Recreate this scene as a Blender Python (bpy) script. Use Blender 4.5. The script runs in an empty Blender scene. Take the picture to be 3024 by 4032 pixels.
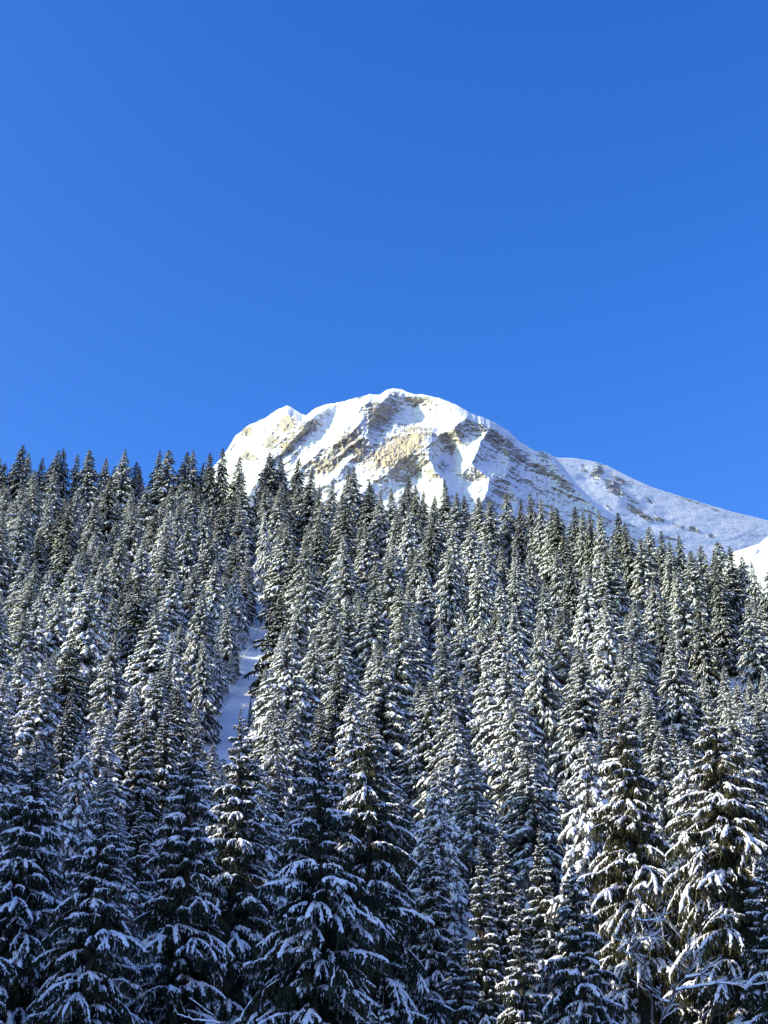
import bpy, math, random
import numpy as np
from mathutils import Matrix, Vector, Euler

# ------------------------------------------------------------------ camera, sky, sun, exposure
SC = bpy.context.scene
COL = SC.collection
PITCH = math.radians(27.7)
FPX = 5824.0                       # focal length in photo pixels (52 mm equivalent)
CP, SP = math.cos(PITCH), math.sin(PITCH)
cd = bpy.data.cameras.new('camera'); cam = bpy.data.objects.new('camera', cd); COL.objects.link(cam)
cd.sensor_fit = 'VERTICAL'; cd.sensor_height = 36.0; cd.lens = 52.0
cd.clip_start = 0.1; cd.clip_end = 20000.0
cam.location = (0, 0, 0); cam.rotation_euler = (math.radians(90) + PITCH, 0, 0)
SC.camera = cam

SUN_ELEV = math.radians(23.0)
SUN_AZ = math.radians(-104.0)      # clockwise from +Y: left, a little behind the camera
SDIR = Vector((math.sin(SUN_AZ) * math.cos(SUN_ELEV), math.cos(SUN_AZ) * math.cos(SUN_ELEV), math.sin(SUN_ELEV)))
W = bpy.data.worlds.new('World'); SC.world = W; W.use_nodes = True
nt = W.node_tree; nt.nodes.clear()
sky = nt.nodes.new('ShaderNodeTexSky'); sky.sky_type = 'NISHITA'; sky.sun_disc = False
sky.sun_elevation = SUN_ELEV; sky.sun_rotation = SUN_AZ
sky.altitude = 1500; sky.air_density = 1.0; sky.dust_density = 4.0; sky.ozone_density = 3.5
EXPO = 0.60
sep = nt.nodes.new('ShaderNodeSeparateColor'); com = nt.nodes.new('ShaderNodeCombineColor')
nt.links.new(sky.outputs[0], sep.inputs[0])
for c, (gam, gain, top) in enumerate([(2.17, 8.9, 1.6), (1.33, 2.33, 4.0), (0.95, 2.24, 1.4)]):   # the deep blue of a clear winter sky at altitude, as the phone renders it
    a_ = nt.nodes.new('ShaderNodeMath'); a_.operation = 'MULTIPLY'; a_.inputs[1].default_value = 0.15; nt.links.new(sep.outputs[c], a_.inputs[0])
    p_ = nt.nodes.new('ShaderNodeMath'); p_.operation = 'POWER'; p_.inputs[1].default_value = gam; nt.links.new(a_.outputs[0], p_.inputs[0])
    m_ = nt.nodes.new('ShaderNodeMath'); m_.operation = 'MULTIPLY'; m_.inputs[1].default_value = gain / (0.15 * 2 ** EXPO); nt.links.new(p_.outputs[0], m_.inputs[0])
    n_ = nt.nodes.new('ShaderNodeMath'); n_.operation = 'MINIMUM'; n_.inputs[1].default_value = top / (0.15 * 2 ** EXPO); nt.links.new(m_.outputs[0], n_.inputs[0])
    nt.links.new(n_.outputs[0], com.inputs[c])
bg = nt.nodes.new('ShaderNodeBackground'); bg.inputs[1].default_value = 0.15
wo = nt.nodes.new('ShaderNodeOutputWorld')
nt.links.new(com.outputs[0], bg.inputs[0]); nt.links.new(bg.outputs[0], wo.inputs[0])
sl = bpy.data.lights.new('sun', 'SUN'); sl.energy = 4.8; sl.angle = math.radians(0.53); sl.color = (1.0, 0.91, 0.75)
so = bpy.data.objects.new('sun', sl); COL.objects.link(so); so.location = (-80, -40, 120)
so.rotation_euler = SDIR.to_track_quat('Z', 'Y').to_euler()
vs = SC.view_settings
vs.view_transform = 'Standard'; vs.look = 'None'; vs.gamma = 1.0; vs.use_curve_mapping = False; vs.exposure = EXPO
SC.cycles.max_bounces = 6; SC.cycles.diffuse_bounces = 3; SC.cycles.glossy_bounces = 1; SC.cycles.transmission_bounces = 2
SC.cycles.use_denoising = True

# ------------------------------------------------------------------ helpers
def ray(u, v):
    dx = (u - 1512.0) / FPX; dz = (2016.0 - v) / FPX
    return dx, CP - dz * SP, SP + dz * CP
def at(u, v, Y):
    dx, dy, dz = ray(u, v); k = Y / dy
    return np.array([dx * k, Y, dz * k])
def project(p):
    d = p[1] * CP + p[2] * SP; zz = -p[1] * SP + p[2] * CP
    return 1512.0 + FPX * p[0] / d, 2016.0 - FPX * zz / d, d
def sstep(a, b, x):
    t = np.clip((x - a) / (b - a), 0, 1); return t * t * (3 - 2 * t)

def hash2(ix, iy, seed):
    n = (ix.astype(np.int64) * 374761393 + iy.astype(np.int64) * 668265263 + seed * 974634777) & 0x7fffffff
    n = ((n ^ (n >> 13)) * 1274126177) & 0x7fffffff
    return ((n ^ (n >> 16)) & 0xffff) / 65535.0
def vnoise(x, y, seed=0):
    x = np.asarray(x, float); y = np.asarray(y, float)
    ix = np.floor(x); iy = np.floor(y); fx = x - ix; fy = y - iy
    fx = fx * fx * fx * (fx * (fx * 6 - 15) + 10); fy = fy * fy * fy * (fy * (fy * 6 - 15) + 10)
    ix = ix.astype(np.int64); iy = iy.astype(np.int64)
    a = hash2(ix, iy, seed); b = hash2(ix + 1, iy, seed); c = hash2(ix, iy + 1, seed); d = hash2(ix + 1, iy + 1, seed)
    return (a * (1 - fx) + b * fx) * (1 - fy) + (c * (1 - fx) + d * fx) * fy
def fbm(x, y, o=4, seed=0, ridged=False):
    s = 0.0; amp = 0.5; f = 1.0
    for k in range(o):
        n = vnoise(x * f + 17.3 * k, y * f - 9.1 * k, seed + k)
        if ridged: n = 1 - abs(2 * n - 1)
        s = s + amp * n; amp *= 0.5; f *= 2.03
    return s / (1 - 0.5 ** o)

def mesh_from(name, V, F, mat, smooth=False):
    me = bpy.data.meshes.new(name)
    V = np.asarray(V, np.float32).reshape(-1, 3)
    F = [np.asarray(f, np.int32) for f in (F if isinstance(F, list) else [F])]
    F = [f for f in F if len(f)]
    me.vertices.add(len(V)); me.vertices.foreach_set('co', V.ravel())
    nl = sum(f.size for f in F); npoly = sum(len(f) for f in F)
    me.loops.add(nl); me.polygons.add(npoly)
    me.loops.foreach_set('vertex_index', np.concatenate([f.ravel() for f in F]))
    st = []; o = 0
    for f in F:
        k = f.shape[1]; st.append(o + np.arange(len(f)) * k); o += f.size
    me.polygons.foreach_set('loop_start', np.concatenate(st).astype(np.int32))
    if smooth: me.polygons.foreach_set('use_smooth', np.ones(npoly, bool))
    me.materials.append(mat)
    me.update(calc_edges=True); me.validate()
    return me
def link(name, me, parent=None):
    o = bpy.data.objects.new(name, me); COL.objects.link(o)
    if parent is not None: o.parent = parent
    return o
def empty(name, loc, rz=0.0, s=1.0):
    o = bpy.data.objects.new(name, None); COL.objects.link(o); o.empty_display_size = 0.5
    o.location = loc; o.rotation_euler = (0, 0, rz); o.scale = (s, s, s); return o
def tag(o, label=None, cat=None, group=None, kind=None):
    if label: o['label'] = label
    if cat: o['category'] = cat
    if group: o['group'] = group
    if kind: o['kind'] = kind

class Geo:                          # collects quads (arrays) into one mesh
    def __init__(s): s.V = []; s.Q = []; s.n = 0
    def add(s, V, Q):
        if len(V) == 0: return
        s.V.append(np.asarray(V, float)); s.Q.append(np.asarray(Q, np.int64) + s.n); s.n += len(V)
    def arrays(s):
        if not s.V: return np.zeros((0, 3)), np.zeros((0, 4), int)
        return np.concatenate(s.V), np.concatenate(s.Q)
    def mesh(s, name, mat, smooth=False):
        V, Q = s.arrays(); return mesh_from(name, V, Q, mat, smooth)

def loft(P, offs):                  # P (n,3) centres, offs (n,k,3) ring offsets -> open profile sheet
    n, k = offs.shape[:2]
    V = (P[:, None, :] + offs).reshape(-1, 3)
    i = np.arange(n - 1)[:, None] * k; j = np.arange(k - 1)[None, :]
    a = (i + j).ravel()
    return V, np.stack([a, a + 1, a + k + 1, a + k], 1)
def frame_of(P):
    T = np.gradient(P, axis=0); T /= np.linalg.norm(T, axis=1)[:, None] + 1e-9
    S = np.cross(T, [0, 0, 1.0]); n = np.linalg.norm(S, axis=1)[:, None]
    S = np.where(n > 0.05, S / (n + 1e-9), [[0, 1.0, 0]])
    U = np.cross(S, T); return T, S, U
def ribbon(g, P, w, tilt=0.0):      # flat strip of half width w (n,)
    T, S, U = frame_of(P); d = S * math.cos(tilt) + U * math.sin(tilt)
    g.add(*loft(P, np.stack([-d * w[:, None], d * w[:, None]], 1)))
def vee(g, P, w, drop=0.5):         # folded strip (three points across)
    T, S, U = frame_of(P); w = w[:, None]
    z = np.array([[0, 0, 1.0]])
    g.add(*loft(P, np.stack([-S * w - z * w * drop, 0 * S, S * w - z * w * drop], 1)))
def snowcap(g, P, w, h, k=5):       # rounded ridge of snow lying on the line P
    T, S, U = frame_of(P)
    U = U * 0.6 + np.array([[0, 0, 0.4]])
    a = np.linspace(math.pi * 1.12, -math.pi * 0.12, k)
    offs = S[:, None, :] * (np.cos(a)[None, :, None] * w[:, None, None]) + U[:, None, :] * (np.sin(a)[None, :, None] * h[:, None, None])
    g.add(*loft(P, offs))
def tube(g, P, r, k=5):
    P = np.asarray(P, float); r = np.asarray(r, float)
    T = np.gradient(P, axis=0); T /= np.linalg.norm(T, axis=1)[:, None] + 1e-9
    ref = np.where(abs(T[:, 2:3]) > 0.9, [[1.0, 0, 0]], [[0, 0, 1.0]])
    S = np.cross(T, ref); S /= np.linalg.norm(S, axis=1)[:, None] + 1e-9; U = np.cross(S, T)
    a = np.linspace(0, 2 * math.pi, k + 1)
    offs = (S[:, None, :] * np.cos(a)[None, :, None] + U[:, None, :] * np.sin(a)[None, :, None]) * r[:, None, None]
    g.add(*loft(P, offs))

# ------------------------------------------------------------------ materials
def new_mat(name):
    m = bpy.data.materials.new(name); m.use_nodes = True; t = m.node_tree; t.nodes.clear()
    out = t.nodes.new('ShaderNodeOutputMaterial'); b = t.nodes.new('ShaderNodeBsdfPrincipled')
    t.links.new(b.outputs[0], out.inputs[0]); return m, t, b
def N(t, typ, **kw):
    n = t.nodes.new(typ)
    for k, v in kw.items(): setattr(n, k, v)
    return n
def ramp(t, fac, stops):
    r = t.nodes.new('ShaderNodeValToRGB'); e = r.color_ramp.elements
    while len(e) < len(stops): e.new(0.5)
    for x, (p, c) in zip(e, stops): x.position = p; x.color = (*c, 1) if len(c) == 3 else c
    if fac is not None: t.links.new(fac, r.inputs[0])
    return r
def noise(t, scale, detail=4, rough=0.55, coord=None, dist=0.0):
    n = t.nodes.new('ShaderNodeTexNoise'); n.inputs['Scale'].default_value = scale
    n.inputs['Detail'].default_value = detail; n.inputs['Roughness'].default_value = rough; n.inputs['Distortion'].default_value = dist
    if coord is not None: t.links.new(coord, n.inputs['Vector'])
    return n
def bump(t, b, h, strength, dist):
    n = t.nodes.new('ShaderNodeBump'); n.inputs['Strength'].default_value = strength; n.inputs['Distance'].default_value = dist
    t.links.new(h, n.inputs['Height']); t.links.new(n.outputs[0], b.inputs['Normal'])

def mat_snow(name, c=(0.94, 0.94, 0.94), scale=6.0, bs=0.35, bd=0.05):
    m, t, b = new_mat(name); tc = N(t, 'ShaderNodeTexCoord')
    n = noise(t, scale, 5, 0.6, tc.outputs['Object'])
    r = ramp(t, n.outputs[0], [(0.3, tuple(x * 0.95 for x in c)), (0.7, c)])
    t.links.new(r.outputs[0], b.inputs['Base Color']); b.inputs['Roughness'].default_value = 0.75
    b.inputs['Specular IOR Level'].default_value = 0.15
    bump(t, b, n.outputs[0], bs, bd); return m
def mat_needle(name, stops):
    m, t, b = new_mat(name); tc = N(t, 'ShaderNodeTexCoord'); oi = N(t, 'ShaderNodeObjectInfo')
    n = noise(t, 3.0, 3, 0.6, tc.outputs['Object'])
    mx = N(t, 'ShaderNodeMath', operation='MULTIPLY_ADD'); mx.inputs[1].default_value = 0.35
    t.links.new(oi.outputs['Random'], mx.inputs[0]); 
    sc = N(t, 'ShaderNodeMath', operation='MULTIPLY'); sc.inputs[1].default_value = 0.8; t.links.new(n.outputs[0], sc.inputs[0])
    t.links.new(sc.outputs[0], mx.inputs[2])
    r = ramp(t, mx.outputs[0], stops); t.links.new(r.outputs[0], b.inputs['Base Color'])
    b.inputs['Roughness'].default_value = 0.7; b.inputs['Specular IOR Level'].default_value = 0.2
    return m
def mat_bark(name, c0, c1):
    m, t, b = new_mat(name); tc = N(t, 'ShaderNodeTexCoord'); mp = N(t, 'ShaderNodeMapping'); mp.inputs['Scale'].default_value = (6, 6, 1.2)
    t.links.new(tc.outputs['Object'], mp.inputs[0]); n = noise(t, 2.5, 6, 0.65, mp.outputs[0])
    r = ramp(t, n.outputs[0], [(0.3, c0), (0.7, c1)]); t.links.new(r.outputs[0], b.inputs['Base Color'])
    b.inputs['Roughness'].default_value = 0.9; bump(t, b, n.outputs[0], 0.6, 0.04); return m

M_SNOW = mat_snow('bough_snow')
M_FROST = mat_snow('frosted_snow', (0.90, 0.90, 0.90), 3.0, 0.3, 0.08)
M_GROUND = mat_snow('ground_snow', (0.91, 0.92, 0.93), 0.5, 0.5, 0.35)
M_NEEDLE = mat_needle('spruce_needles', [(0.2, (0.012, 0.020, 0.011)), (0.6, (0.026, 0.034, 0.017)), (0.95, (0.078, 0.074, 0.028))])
M_NEEDLE_FAR = mat_needle('frosted_shadow_lift_needles', [(0.2, (0.062, 0.076, 0.070)), (0.6, (0.11, 0.122, 0.108)), (0.95, (0.185, 0.185, 0.155))])  # frost grey, lightened further to lift the shaded gaps between far trees
M_OLIVE_LIT = mat_needle('sunlit_olive_needles', [(0.2, (0.020, 0.024, 0.010)), (0.6, (0.055, 0.053, 0.020)), (0.95, (0.110, 0.100, 0.038))])  # needle colour lightened to carry the sunlit look of two right-hand spruces
M_BARK = mat_bark('spruce_bark', (0.035, 0.026, 0.020), (0.10, 0.075, 0.055))
M_PALEBARK = mat_bark('pale_bark', (0.04, 0.033, 0.027), (0.12, 0.10, 0.08))
M_TWIG = mat_bark('dry_twig', (0.05, 0.038, 0.03), (0.11, 0.085, 0.065))

# ------------------------------------------------------------------ ground
RIDGE = []
for (u, v, Y) in [(-900, 1880, 440), (0, 1850, 440), (450, 1840, 442), (900, 1830, 440), (985, 1990, 430), (1100, 1820, 440), (1370, 1870, 425), (1750, 1930, 400), (2000, 1975, 375), (2300, 2035, 345), (2500, 2080, 325), (2750, 2170, 300), (3024, 2220, 295), (3800, 2330, 290)]:
    p = at(u, v, Y); RIDGE.append((p[0], Y, p[2] - 23.5))
RIDGE = np.array(RIDGE)
def ridge_y(x): return np.interp(x, RIDGE[:, 0], RIDGE[:, 1])
def ridge_z(x): return np.interp(x, RIDGE[:, 0], RIDGE[:, 2])
GUL = [(1000, 1985, 8), (990, 2170, 26), (1000, 2260, 30), (1022, 2400, 26), (1022, 2540, 50), (1005, 2660, 56), (975, 2750, 56), (915, 2840, 76), (860, 2930, 76), (835, 3010, 60)]
GULW = None
def ground0(x, y):
    x = np.asarray(x, float); y = np.asarray(y, float)
    yr = ridge_y(x); zr = ridge_z(x)
    near = np.interp(y, [-160, -60, 0, 60, 85, 180], [14.0, 3.0, -1.7, -2.2, -1.2, 41.0])
    t = np.clip((y - 180) / (yr - 180), 0, 1)
    z = np.where(y < 180, near, 41 + (zr - 41) * t)
    z = np.where(y > yr, zr - 0.42 * (y - yr), z)
    return z
def hill(x, y):                     # unseen hill added left of the view, its crest shaped to shade the foreground
    zc = np.interp(y, [-200, -60, 30, 45, 60, 83, 120, 180, 260, 330], [150, 114, 103, 93, 100, 125, 120, 102, 60, -60.]) + 12 * (fbm(y * 0.06, x * 0.01, 4, 5) - 0.5)
    return zc - 1.3 * np.abs(x + 175)
def ground(x, y):
    z = ground0(x, y)
    z = z + 1.6 * (fbm(np.asarray(x) * 0.035, np.asarray(y) * 0.035, 3, 3) - 0.5) * sstep(60, 120, np.asarray(y, float))
    if GULW is not None:
        d = np.full(np.shape(z), 1e9)
        for (a, b) in zip(GULW[:-1], GULW[1:]):
            ab = b - a; t = np.clip(((x - a[0]) * ab[0] + (y - a[1]) * ab[1]) / (ab @ ab), 0, 1)
            d = np.minimum(d, np.hypot(x - a[0] - t * ab[0], y - a[1] - t * ab[1]))
        z = z - 4.5 * np.exp(-(d / 10.0) ** 2)
    return np.maximum(z, np.where(np.asarray(x) < -50, hill(x, y), -1e9))
def hit_ground(u, v, off=0.0, y0=60.0, y1=470.0):
    """distance at which a thing of height off has its top on the ray through (u, v)"""
    dx, dy, dz = ray(u, v); ys = np.linspace(y0, y1, 1600)
    f = dz / dy * ys - off - ground(dx / dy * ys, ys)
    s = np.where((f[:-1] > 0) & (f[1:] <= 0))[0]
    return float(ys[s[0]]) if len(s) else None
_g = []
for (u, v, w) in GUL:
    Y = hit_ground(u, v)
    if Y: p = at(u, v, Y); _g.append(p[:2])
GULW = np.array(_g)

gx = np.concatenate([np.linspace(-460, -190, 60)[:-1], np.linspace(-190, 160, 240), np.linspace(160, 460, 40)[1:]])
gy = np.concatenate([np.linspace(-200, 60, 60)[:-1], np.linspace(60, 460, 260), np.linspace(460, 900, 40)[1:]])
GX, GY = np.meshgrid(gx, gy); GZ = ground(GX, GY) + 0.35 * (fbm(GX * 0.25, GY * 0.25, 3, 8) - 0.5)
ny, nx = GX.shape
i = np.arange(ny - 1)[:, None] * nx + np.arange(nx - 1)[None, :]
Q = np.stack([i, i + 1, i + nx + 1, i + nx], -1).reshape(-1, 4)
ground_o = link('ground', mesh_from('ground', np.stack([GX, GY, GZ], -1).reshape(-1, 3), Q, M_GROUND, True))
tag(ground_o, 'steep snow covered slope under the spruces with an open gully', kind='structure')

# ------------------------------------------------------------------ mountain
def mat_mountain():
    m, t, b = new_mat('mountain_rock_and_snow'); tc = N(t, 'ShaderNodeTexCoord'); at_ = N(t, 'ShaderNodeAttribute', attribute_name='rock')
    tan_ = N(t, 'ShaderNodeAttribute', attribute_name='tan')
    geo = N(t, 'ShaderNodeNewGeometry')
    co = tc.outputs['Object']
    mp = N(t, 'ShaderNodeMapping'); mp.inputs['Rotation'].default_value = (0, math.radians(-24), 0); mp.inputs['Scale'].default_value = (0.014, 0.014, 0.11)
    t.links.new(co, mp.inputs[0])
    strata = noise(t, 1.0, 6, 0.62, mp.outputs[0], 0.6)
    fine = noise(t, 0.06, 7, 0.72, co)
    mid = noise(t, 0.010, 5, 0.6, co)
    # break the rock mask up
    s1 = N(t, 'ShaderNodeMath', operation='MULTIPLY_ADD'); s1.inputs[1].default_value = 2.4; s1.inputs[2].default_value = -1.2
    t.links.new(strata.outputs[0], s1.inputs[0])
    s2 = N(t, 'ShaderNodeMath', operation='MULTIPLY_ADD'); s2.inputs[1].default_value = 2.2; s2.inputs[2].default_value = -1.1
    t.links.new(fine.outputs[0], s2.inputs[0])
    a1 = N(t, 'ShaderNodeMath', operation='ADD'); t.links.new(s1.outputs[0], a1.inputs[0]); t.links.new(s2.outputs[0], a1.inputs[1])
    a2 = N(t, 'ShaderNodeMath', operation='ADD'); t.links.new(a1.outputs[0], a2.inputs[0]); t.links.new(at_.outputs['Fac'], a2.inputs[1])
    # snow lies where the rock is flatter
    sep = N(t, 'ShaderNodeSeparateXYZ'); t.links.new(geo.outputs['Normal'], sep.inputs[0])
    st = N(t, 'ShaderNodeMath', operation='MULTIPLY_ADD'); st.inputs[1].default_value = -0.75; st.inputs[2].default_value = 0.47
    t.links.new(sep.outputs[2], st.inputs[0])
    a3 = N(t, 'ShaderNodeMath', operation='ADD'); t.links.new(a2.outputs[0], a3.inputs[0]); t.links.new(st.outputs[0], a3.inputs[1])
    mask = ramp(t, a3.outputs[0], [(0.46, (0, 0, 0)), (0.54, (1, 1, 1))])
    grey = ramp(t, strata.outputs[0], [(0.3, (0.23, 0.21, 0.185)), (0.5, (0.37, 0.34, 0.30)), (0.72, (0.50, 0.465, 0.415))])
    tanr = ramp(t, fine.outputs[0], [(0.3, (0.37, 0.305, 0.225)), (0.5, (0.50, 0.42, 0.315)), (0.72, (0.60, 0.52, 0.41))])
    mx = N(t, 'ShaderNodeMix', data_type='RGBA'); t.links.new(tan_.outputs['Fac'], mx.inputs[0])
    t.links.new(grey.outputs[0], mx.inputs[6]); t.links.new(tanr.outputs[0], mx.inputs[7])
    sn = ramp(t, mid.outputs[0], [(0.3, (0.82, 0.85, 0.88)), (0.7, (0.88, 0.90, 0.92))])
    mm = N(t, 'ShaderNodeMix', data_type='RGBA'); t.links.new(mask.outputs[0], mm.inputs[0])
    t.links.new(sn.outputs[0], mm.inputs[6]); t.links.new(mx.outputs[2], mm.inputs[7])
    t.links.new(mm.outputs[2], b.inputs['Base Color']); b.inputs['Roughness'].default_value = 0.85; b.inputs['Specular IOR Level'].default_value = 0.1
    # snow lies thicker than the rock: height = fine relief minus the rock mask
    hh = N(t, 'ShaderNodeMath', operation='MULTIPLY_ADD'); hh.inputs[1].default_value = -0.35
    t.links.new(mask.outputs[0], hh.inputs[0]); t.links.new(fine.outputs[0], hh.inputs[2])
    bump(t, b, hh.outputs[0], 0.75, 4.5)
    return m
M_MOUNT = mat_mountain()

SKY_MAIN = [(640, 2110), (760, 1960), (830, 1850), (889, 1779), (927, 1716), (960, 1690), (981, 1671), (1010, 1662), (1053, 1640), (1087, 1615), (1108, 1606), (1129, 1598), (1145, 1603), (1163, 1615),
    (1185, 1626), (1205, 1636), (1228, 1617), (1256, 1600), (1306, 1589), (1350, 1580), (1391, 1570), (1450, 1554), (1496, 1553), (1526, 1534), (1551, 1529), (1585, 1534), (1619, 1550), (1678, 1555), (1728, 1568),
    (1787, 1589), (1855, 1627), (1897, 1641), (1948, 1661), (1998, 1695), (2049, 1741), (2108, 1775), (2150, 1779), (2185, 1800), (2215, 1830), (2260, 1895), (2330, 1965), (2420, 2030), (2540, 2090), (2680, 2150), (2850, 2230), (3050, 2330)]
SKY_SHOULDER = [(2080, 1830), (2150, 1808), (2191, 1802), (2259, 1804), (2347, 1819), (2395, 1835), (2483, 1880), (2564, 1917), (2679, 1954), (2781, 1985), (2882, 2015), (3024, 2049), (3200, 2105), (3400, 2180)]
SKY_HILL = [(2800, 2260), (2850, 2200), (2889, 2172), (2935, 2158), (2985, 2144), (3024, 2112), (3080, 2060), (3180, 2010), (3350, 1980)]

def seg_ridge(U, V, pts, w, h, p=1.0):
    d = np.full(U.shape, 1e9)
    for (a, b) in zip(pts[:-1], pts[1:]):
        a = np.array(a, float); b = np.array(b, float); ab = b - a
        t = np.clip(((U - a[0]) * ab[0] + (V - a[1]) * ab[1]) / (ab @ ab), 0, 1)
        d = np.minimum(d, np.hypot(U - a[0] - t * ab[0], V - a[1] - t * ab[1]))
    return h * np.maximum(0, 1 - d / w) ** p
def blob(U, V, cx, cy, rx, ry, ang):
    a = math.radians(ang); x = U - cx; y = V - cy
    xr = x * math.cos(a) + y * math.sin(a); yr = -x * math.sin(a) + y * math.cos(a)
    return np.clip(1.35 - np.sqrt((xr / rx) ** 2 + (yr / ry) ** 2), 0, 1)

def sheet(name, sk, u0, u1, nu, vbot, nv, depth, rockf, tanf, jag=2.0, back=14):
    us = np.linspace(u0, u1, nu); k = np.array(sk, float)
    vt = np.interp(us, k[:, 0], k[:, 1]) + jag * 2 * (fbm(us * 0.05, us * 0 + 3.1, 4, 21) - 0.5)
    t = np.linspace(0, 1, nv) ** 1.15
    U = np.repeat(us[None, :], nv, 0); V = vt[None, :] + (vbot - vt[None, :]) * t[:, None]
    D = depth(U, V, vt[None, :])
    dx, dy, dz = ray(U, V); K = D / dy
    P = np.stack([dx * K, D, dz * K], -1)
    rk = rockf(U, V); tn = tanf(U, V)
    top = P[0]; rows = []                                     # the far side falls away behind the crest
    for j in range(back, 0, -1):
        q = top.copy(); q[:, 1] += j * 28.0; q[:, 2] -= j * 15.0 + 0.35 * j * j; q[:, 0] += 0.0; rows.append(q)
    P = np.concatenate([np.array(rows), P]); n0 = len(rows)
    rk = np.concatenate([np.zeros((n0, nu)), rk]); tn = np.concatenate([np.zeros((n0, nu)), tn])
    ny, nx = P.shape[:2]
    i = np.arange(ny - 1)[:, None] * nx + np.arange(nx - 1)[None, :]
    Q = np.stack([i, i + nx, i + nx + 1, i + 1], -1).reshape(-1, 4)
    me = mesh_from(name, P.reshape(-1, 3), Q, M_MOUNT, True)
    for an, arr in (('rock', rk), ('tan', tn)):
        a = me.attributes.new(an, 'FLOAT', 'POINT'); a.data.foreach_set('value', arr.astype(np.float32).ravel())
    return link(name, me)

def depth_main(U, V, vt):
    s = (2320 - V) / 790.0
    D = 2600 + 600 * s
    # the left half faces the sun, the right half turns away from it
    D = D + 0.32 * np.maximum(0, 1350 - U) + 0.40 * np.maximum(0, U - (1770 + 0.25 * (1900 - V))) 
    wob = 26 * (fbm(U * 0.012, V * 0.012, 3, 31) - 0.5)
    Uw = U + wob * 1.6; Vw = V + 26 * (fbm(U * 0.011 + 9, V * 0.011, 3, 32) - 0.5)
    R = 0.0
    R = R + seg_ridge(Uw, Vw, [(1129, 1598), (1150, 1660), (1090, 1720), (1010, 1800), (930, 1890)], 75, 70, 1.1)          # left peak rib
    R = R + seg_ridge(Uw, Vw, [(1256, 1600), (1200, 1690), (1110, 1790), (1020, 1880), (960, 1980)], 70, 75, 1.1)
    R = R + seg_ridge(Uw, Vw, [(1460, 1560), (1400, 1640), (1300, 1740), (1200, 1830), (1120, 1920)], 85, 60, 1.1)
    R = R + seg_ridge(Uw, Vw, [(1540, 1535), (1480, 1620), (1440, 1720), (1380, 1800), (1290, 1890), (1220, 1960)], 90, 34, 1.2)
    R = R + seg_ridge(Uw, Vw, [(1640, 1760), (1560, 1830), (1480, 1890), (1400, 1960), (1340, 2040)], 85, 34, 1.1)
    R = R + seg_ridge(Uw, Vw, [(1855, 1630), (1780, 1690), (1700, 1745), (1690, 1800), (1740, 1880), (1760, 1960), (1720, 2060)], 95, 66, 1.2)
    R = R + seg_ridge(Uw, Vw, [(1930, 1660), (1900, 1760), (1860, 1830), (1930, 1890), (1900, 1970), (1870, 2060)], 85, 64, 1.1)
    R = R + seg_ridge(Uw, Vw, [(1990, 1700), (2010, 1790), (1990, 1880), (2030, 1960), (2010, 2040)], 70, 38, 1.1)
    R = R + seg_ridge(Uw, Vw, [(2140, 1780), (2200, 1860), (2280, 1930), (2380, 2010)], 60, 22, 1.2)
    # snow bowls
    R = R - 40 * blob(U, V, 1640, 1625, 110, 60, 15) - 55 * blob(U, V, 1760, 1800, 45, 110, -8) - 30 * blob(U, V, 1330, 1640, 60, 110, 42)
    # cliffs step outwards below their upper edge
    R = R + 40 * blob(U, V, 1560, 1770, 130, 90, -25) + 26 * blob(U, V, 1400, 1720, 90, 60, -40)
    ca, sa = math.cos(math.radians(-42)), math.sin(math.radians(-42))
    al = Uw * ca + Vw * sa; ac = -Uw * sa + Vw * ca
    left = 1 - sstep(1650, 1850, U)
    R = R + left * (19 * (fbm(al * 0.006, ac * 0.024, 5, 41, True) - 0.6))
    cb, sb = math.cos(math.radians(27)), math.sin(math.radians(27))
    bl = Uw * cb + Vw * sb; bc = -Uw * sb + Vw * cb
    R = R + (1 - left) * (13 * (fbm(bl * 0.006, bc * 0.04, 4, 43, True) - 0.6))
    rk = rock_main(U, V)
    R = R + (9 + 9 * rk) * (fbm(U * 0.05, V * 0.05, 5, 47, True) - 0.6) + rk * 9 * (fbm(bl * 0.014, bc * 0.13, 5, 49, True) - 0.6)
    R = R + (3 + 5 * rk) * (fbm(Uw * 0.13, Vw * 0.13, 4, 71, True) - 0.6)
    R = R * sstep(-4, 36, V - vt) 
    return D - R
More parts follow.
